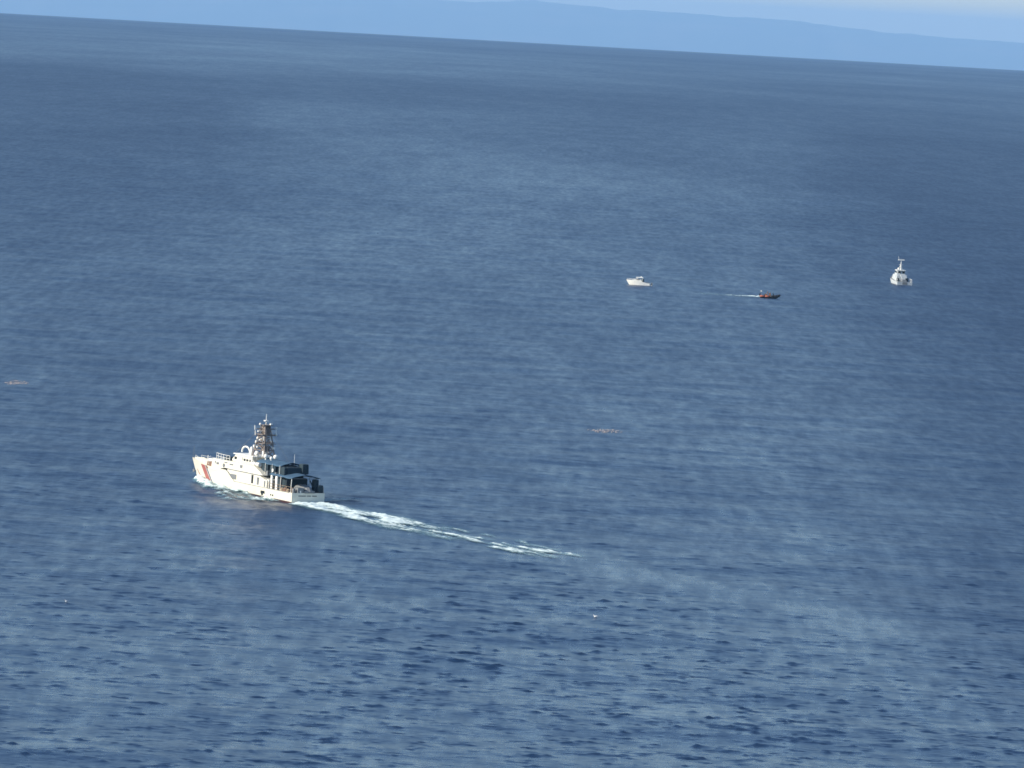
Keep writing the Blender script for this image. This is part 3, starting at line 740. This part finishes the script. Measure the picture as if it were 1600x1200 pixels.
# ------------------------------------------------------------------ dark inflatable with orange collar
def rib():
    x0, y0 = 82.2, 2008.0
    root = thing('inflatable_boat', 'small dark boat with orange collar speeding right, short white wake behind', 'boat', (x0, y0, sea_z(x0, y0) + 0.12), math.radians(-4))
    MB().profile([(-0.1, -0.3), (5.2, -0.1), (6.6, 0.75), (5.8, 0.85), (-0.1, 0.55)], lambda x, z: 0.95 * max(0.1, 1 - max(0, (x - 3.2) / 3.4) ** 1.8)).build('hull', M_BLACK, root)
    for sg in (1, -1):
        P = []
        pts = [(-0.3, 1.05, 0.55), (1.5, 1.1, 0.57), (3.2, 1.08, 0.62), (4.6, 0.85, 0.75), (5.7, 0.48, 0.95), (6.5, 0.05, 1.15)]
        a = MB()
        for p, q in zip(pts[:3], pts[1:3]):
            a.tube((p[0], sg * p[1], p[2]), (q[0], sg * q[1], q[2]), 0.27, n=10)
        a.build('collar', M_ORANGE, root, smooth=True)
        a = MB()
        for p, q in zip(pts[2:-1], pts[3:]):
            a.tube((p[0], sg * p[1], p[2]), (q[0], sg * q[1], q[2]), 0.28, n=10)
        a.build('bow_collar', M_BLACK, root, smooth=True)
    cs = MB().box(2.6, 3.4, -0.4, 0.4, 0.6, 1.75, 0.1, 0.05).build('console', M_RUST, root)
    MB().box(3.25, 3.35, -0.4, 0.4, 1.75, 2.1).build('windscreen', M_GLASS, cs)
    MB().box(1.2, 2.2, -0.35, 0.35, 0.6, 1.35).build('seat', M_RUST, root)
    MB().box(-0.6, -0.05, -0.28, 0.28, 0.2, 1.45, 0.08, 0.05).build('outboard_engine', M_BLACK, root)
    mb = MB()
    for sg in (1, -1): mb.tube((0.25, sg * 0.85, 0.6), (0.05, sg * 0.75, 2.05), 0.05)
    mb.tube((0.05, -0.75, 2.05), (0.05, 0.75, 2.05), 0.05)
    ar = mb.build('roll_bar', M_GREY, root)
    MB().box(-0.15, 0.3, -0.3, 0.3, 2.05, 2.4).build('radar_dome', M_WHITE2, ar)
    # crew: one standing at the console, one seated aft
    def person(label, px, pz, lean, sit, ma_top):
        t = thing('person', label, 'person', (0, 0, 0))
        t.location = (x0 + math.cos(math.radians(-4)) * px, y0 + math.sin(math.radians(-4)) * px, sea_z(x0, y0) + 0.12 + pz)
        t.rotation_euler = (0, 0, math.radians(-4))
        vs_ = []; es = []; rad = []
        def add(p, r, link=None):
            vs_.append(p); rad.append(r)
            if link is not None: es.append((link, len(vs_) - 1))
            return len(vs_) - 1
        hip = 0.45 if sit else 0.88
        a = add((0, 0, hip), 0.15)
        c = add((lean * 0.4, 0, hip + 0.28), 0.15, a); d = add((lean, 0, hip + 0.52), 0.16, c)
        n_ = add((lean * 1.1, 0, hip + 0.62), 0.065, d); h1 = add((lean * 1.2, 0, hip + 0.74), 0.10, n_); add((lean * 1.25, 0, hip + 0.86), 0.09, h1)
        for sg in (1, -1):
            s1 = add((lean, sg * 0.2, hip + 0.50), 0.07, d); e1 = add((lean + 0.14, sg * 0.24, hip + 0.24), 0.05, s1); add((lean + 0.38, sg * 0.16, hip + 0.22), 0.04, e1)
            if sit:
                k1 = add((0.42, sg * 0.12, hip + 0.02), 0.075, a); k2 = add((0.45, sg * 0.12, 0.06), 0.05, k1); add((0.6, sg * 0.12, 0.03), 0.04, k2)
            else:
                k1 = add((0.06, sg * 0.12, 0.46), 0.075, a); k2 = add((0.0, sg * 0.13, 0.07), 0.05, k1); add((0.15, sg * 0.13, 0.03), 0.04, k2)
        me = bpy.data.meshes.new('body'); me.from_pydata(vs_, es, []); me.update()
        o = bpy.data.objects.new('body', me); C.objects.link(o); o.parent = t
        sk = o.modifiers.new('skin', 'SKIN')
        if not me.skin_vertices: me.skin_vertices.new()
        for i, r in enumerate(rad): me.skin_vertices[0].data[i].radius = (r, r)
        me.skin_vertices[0].data[0].use_root = True
        o.modifiers.new('sub', 'SUBSURF').levels = 1
        me.materials.append(ma_top)
    person('crew member in reddish jacket standing at the console of the orange-collared boat', 2.1, 0.62, 0.12, False, M_RUST)
    person('crew member in dark clothes sitting near the bow of the orange-collared boat', 4.0, 0.62, 0.10, True, M_DARK)
rib()

# ------------------------------------------------------------------ foam: wakes and bow wave (real patches of froth riding on the water)
def foam_material():
    ma = bpy.data.materials.new('sea_foam'); ma.use_nodes = True
    nt = ma.node_tree; N = nt.nodes; L = nt.links
    b = N['Principled BSDF']; b.inputs['Base Color'].default_value = (0.70, 0.76, 0.75, 1); b.inputs['Roughness'].default_value = 0.7
    at = N.new('ShaderNodeAttribute'); at.attribute_name = 'froth'
    tc = N.new('ShaderNodeTexCoord')
    n = N.new('ShaderNodeTexNoise'); n.inputs['Scale'].default_value = 1.6; n.inputs['Detail'].default_value = 5; n.inputs['Roughness'].default_value = 0.65
    L.new(tc.outputs['Object'], n.inputs['Vector'])
    ad = N.new('ShaderNodeMath'); ad.operation = 'MULTIPLY_ADD'; ad.inputs[1].default_value = 1.0
    L.new(at.outputs['Fac'], ad.inputs[0]); L.new(n.outputs['Fac'], ad.inputs[2])
    mr = N.new('ShaderNodeMapRange'); mr.inputs['From Min'].default_value = 0.60; mr.inputs['From Max'].default_value = 1.25
    L.new(ad.outputs[0], mr.inputs['Value'])
    cr = N.new('ShaderNodeMix'); cr.data_type = 'RGBA'
    cr.inputs['A'].default_value = (0.13, 0.29, 0.33, 1); cr.inputs['B'].default_value = (0.62, 0.72, 0.71, 1)
    cf = N.new('ShaderNodeMapRange'); cf.inputs['From Min'].default_value = 0.75; cf.inputs['From Max'].default_value = 1.15
    L.new(ad.outputs[0], cf.inputs['Value']); L.new(cf.outputs[0], cr.inputs['Factor']); L.new(cr.outputs['Result'], b.inputs['Base Color'])
    L.new(mr.outputs[0], b.inputs['Alpha'])
    return ma
M_FOAM = foam_material()

def foam_patch(name, label, u0, u1, v0, v1, fun, step, frame=(SHIP, SH, SP), lift=0.10, pile=0.30):
    """grid over a patch in a boat's frame; fun(u, v) -> froth 0..1; cells without froth are dropped"""
    us = np.arange(u0, u1 + step, step); vv = np.arange(v0, v1 + step, step)
    Ug, Vg = np.meshgrid(us, vv, indexing='ij')
    O, A, B = frame
    x = O[0] + Ug * A[0] + Vg * B[0]; y = O[1] + Ug * A[1] + Vg * B[1]
    fr = np.clip(fun(Ug, Vg), 0, 1)
    rr = np.hypot(x, y)
    dx, dy, dz = sea_height(x.ravel(), y.ravel(), (rr * (0.0005 + 0.0013 * np.clip(np.log(rr / 820.0) / math.log(2100.0 / 820.0), 0, 1))).ravel())
    bump = fbm(x.ravel() * 1.3, y.ravel() * 1.3, 3)
    z = sea_z(x, y).ravel() + dz + lift + pile * bump * fr.ravel()
    co = np.stack([x.ravel() + dx, y.ravel() + dy, z], 1)
    nu_, nv_ = Ug.shape
    idx = np.arange(nu_ * nv_).reshape(nu_, nv_)
    fm = np.maximum.reduce([fr[:-1, :-1], fr[1:, :-1], fr[:-1, 1:], fr[1:, 1:]])
    q = np.stack([idx[:-1, :-1], idx[1:, :-1], idx[1:, 1:], idx[:-1, 1:]], -1)[fm > 0.12]
    used = np.unique(q); remap = np.zeros(nu_ * nv_, int); remap[used] = np.arange(len(used))
    org = np.array([O[0], O[1], 0.0])
    me = bpy.data.meshes.new(name)
    me.from_pydata((co[used] - org).tolist(), [], remap[q].tolist()); me.update()
    a = me.attributes.new('froth', 'FLOAT', 'POINT'); a.data.foreach_set('value', fr.ravel()[used].astype(np.float32))
    me.polygons.foreach_set('use_smooth', [True] * len(me.polygons))
    me.materials.append(M_FOAM)
    o = bpy.data.objects.new(name, me); C.objects.link(o); o.location = org
    return tag(o, label, 'foam', kind='stuff')

def wake_fun(u, v):
    d = -u
    w = 4.0 + 0.08 * np.clip(d, 0, 40)
    c = 0.8 * np.sin(d / 17.0) * smooth01(d / 20)
    edge = np.exp(-((v - c) / w) ** 4)
    n = fbm(u / 5.5 + 3, v / 1.5 + 40, 4); n2 = fbm(u / 16.0 + 8, v / 3.5 + 4, 3)
    dens = 0.95 * np.exp(-d / 36.0) + 0.42 * np.exp(-((d - 84) / 8.0) ** 2) * np.exp(-((v - 0.5) / 2.4) ** 2) - 0.12 * smooth01((d - 88) / 30.0)
    rim = 0.40 * np.exp(-((v - c + w * 0.72) / 0.9) ** 2) * np.exp(-d / 60.0) + 0.12 * np.exp(-((v - c - w * 0.7) / 1.0) ** 2) * np.exp(-d / 40.0)
    return (dens + rim + 2.2 * (n - 0.50) + 1.2 * (n2 - 0.5) + 0.16 * np.exp(-d / 45.0)) * edge * smooth01((d + 0.6) / 1.0) * (1 - smooth01((d - 86) / 16.0))
foam_patch('wake_foam', 'white foaming wake trailing from the stern of the large white cutter', -150, 0.6, -11, 11, wake_fun, 0.25, pile=0.5)

def bow_fun(u, v):
    d = 43.8 - u
    av_ = np.abs(v)
    hb = 3.3 * np.clip(1 - (np.clip(u - 20, 0, 24) / 24.2) ** 2, 0, 1)
    off = av_ - hb
    n = fbm(u / 2.6 + 30, v / 1.2 + 9, 4)
    spread = 0.6 + 0.16 * np.clip(d, 0, 50)
    near = np.exp(-(np.clip(off, 0, 50) / spread) ** 2)
    c0 = 0.8 + 0.30 * d
    ridge = np.exp(-((av_ - c0) / (0.7 + 0.03 * d)) ** 2)
    f = near * (1.15 * np.exp(-np.clip(d, 0, 60) / 18.0) + 0.30) + 0.85 * ridge * np.exp(-np.clip(d, 0, 60) / 20.0) + 1.9 * (n - 0.56) * np.clip(near + ridge, 0, 1)
    return f * smooth01((d + 1.2) / 1.5) * (off > -0.5)
foam_patch('bow_wave_foam', 'white bow wave breaking along the side of the large cutter', 4, 46, -14, 14, bow_fun, 0.25, pile=0.9)

RIBF = (np.array([82.2, 2008.0]), np.array([math.cos(math.radians(-4)), math.sin(math.radians(-4))]), np.array([-math.sin(math.radians(-4)), math.cos(math.radians(-4))]))
def rib_fun(u, v):
    d = -u
    w = 1.3 + 0.16 * np.clip(d, 0, 40)
    n = fbm(u / 4.0 + 3, v / 1.2 + 40, 3)
    return (0.85 * np.exp(-np.clip(d, 0, 60) / 6.0) + 0.40 * np.exp(-np.clip(d, 0, 60) / 24) + 1.0 * (n - 0.5)) * np.exp(-(v / w) ** 4) * (1 - smooth01((d - 15) / 11)) * smooth01((0.6 - u) / 1.2)
foam_patch('boat_wake_foam', 'thin white wake left of the small orange-collared boat', -26, 5, -5, 5, rib_fun, 0.3, RIBF, 0.15, pile=0.8)

# ------------------------------------------------------------------ gulls resting on the water
M_GULL = mat('white_plumage', (0.78, 0.79, 0.80), 0.8, noise=0.1)
M_WING = mat('grey_wing_plumage', (0.45, 0.47, 0.50), 0.8, noise=0.1)
M_BILL = mat('yellow_bill', (0.55, 0.38, 0.08), 0.5)
def gull(x, y, rz, label):
    _, _, dz = sea_height(np.array([x]), np.array([y]), np.array([0.9]))
    t = thing('gull', label, 'bird', (x, y, sea_z(x, y) + float(dz[0]) + 0.02), rz, 'white birds on the water')
    P = []
    secs = [(-0.34, 0.20, 0.01), (-0.28, 0.18, 0.05), (-0.15, 0.14, 0.11), (0.0, 0.12, 0.135), (0.12, 0.13, 0.12), (0.19, 0.18, 0.085), (0.21, 0.25, 0.055), (0.23, 0.31, 0.055), (0.28, 0.33, 0.045), (0.31, 0.325, 0.015)]
    for i in range(10):
        a = 2 * math.pi * i / 10
        P.append([(sx, r * math.cos(a), sz + r * math.sin(a)) for sx, sz, r in secs])
    MB().quadgrid(P, close_u=True).build('body', M_GULL, t, smooth=True)
    for sg in (1, -1):
        MB().profile([(-0.42, 0.20), (-0.1, 0.14), (0.12, 0.15), (0.05, 0.26), (-0.15, 0.25)], lambda x_, z_: 0.02)
        w = MB().profile([(-0.42, 0.21), (-0.1, 0.14), (0.12, 0.16), (0.05, 0.26), (-0.15, 0.26)], lambda x_, z_: 0.018).build('wing', M_WING, t)
        w.location = (0, sg * 0.12, 0)
    MB().tube((0.30, 0, 0.325), (0.38, 0, 0.31), 0.016, 0.006).build('bill', M_BILL, t)
gull(-64.6, 885.2, math.radians(200), 'white bird floating alone on the sea at lower left')
gull(14.75, 909.4, math.radians(150), 'white bird floating on the sea below the fading wake')

# ------------------------------------------------------------------ floating weed rafts (pale orange streaks)
M_WEED = mat('pale_orange_weed', (0.36, 0.315, 0.30), 0.85, noise=0.4, nscale=2.0)
def weed(x, y, ln, wd, rz, seed, label):
    t = thing('floating_weed', label, 'seaweed', (x, y, sea_z(x, y)), rz, 'streaks of floating weed')
    rg = random.Random(seed)
    mb = MB()
    for k in range(110):
        a = max(-1, min(1, rg.gauss(0, 0.45))); b = rg.gauss(0, 0.35) * (1 - abs(a) * 0.7)
        px, py = a * ln / 2, b * wd / 2
        wx = x + px * math.cos(rz) - py * math.sin(rz); wy = y + px * math.sin(rz) + py * math.cos(rz)
        _, _, dz = sea_height(np.array([wx]), np.array([wy]), np.array([1.4]))
        s = 0.05 + 0.09 * rg.random()
        mb.dome((px, py, float(dz[0]) + 0.05), s * (1 + rg.random() * 1.6), s, 0.05 + 0.07 * rg.random(), n=5, rings=2)
    mb.build('weed_clumps', M_WEED, t, smooth=True)
weed(-114.2, 1369.3, 5.6, 24.0, math.radians(-3), 1, 'short pale orange streak of floating weed at the left edge')
weed(21.2, 1317.9, 7.5, 22.0, math.radians(-5), 2, 'faint pale streak of floating weed in mid sea right of the cutter')
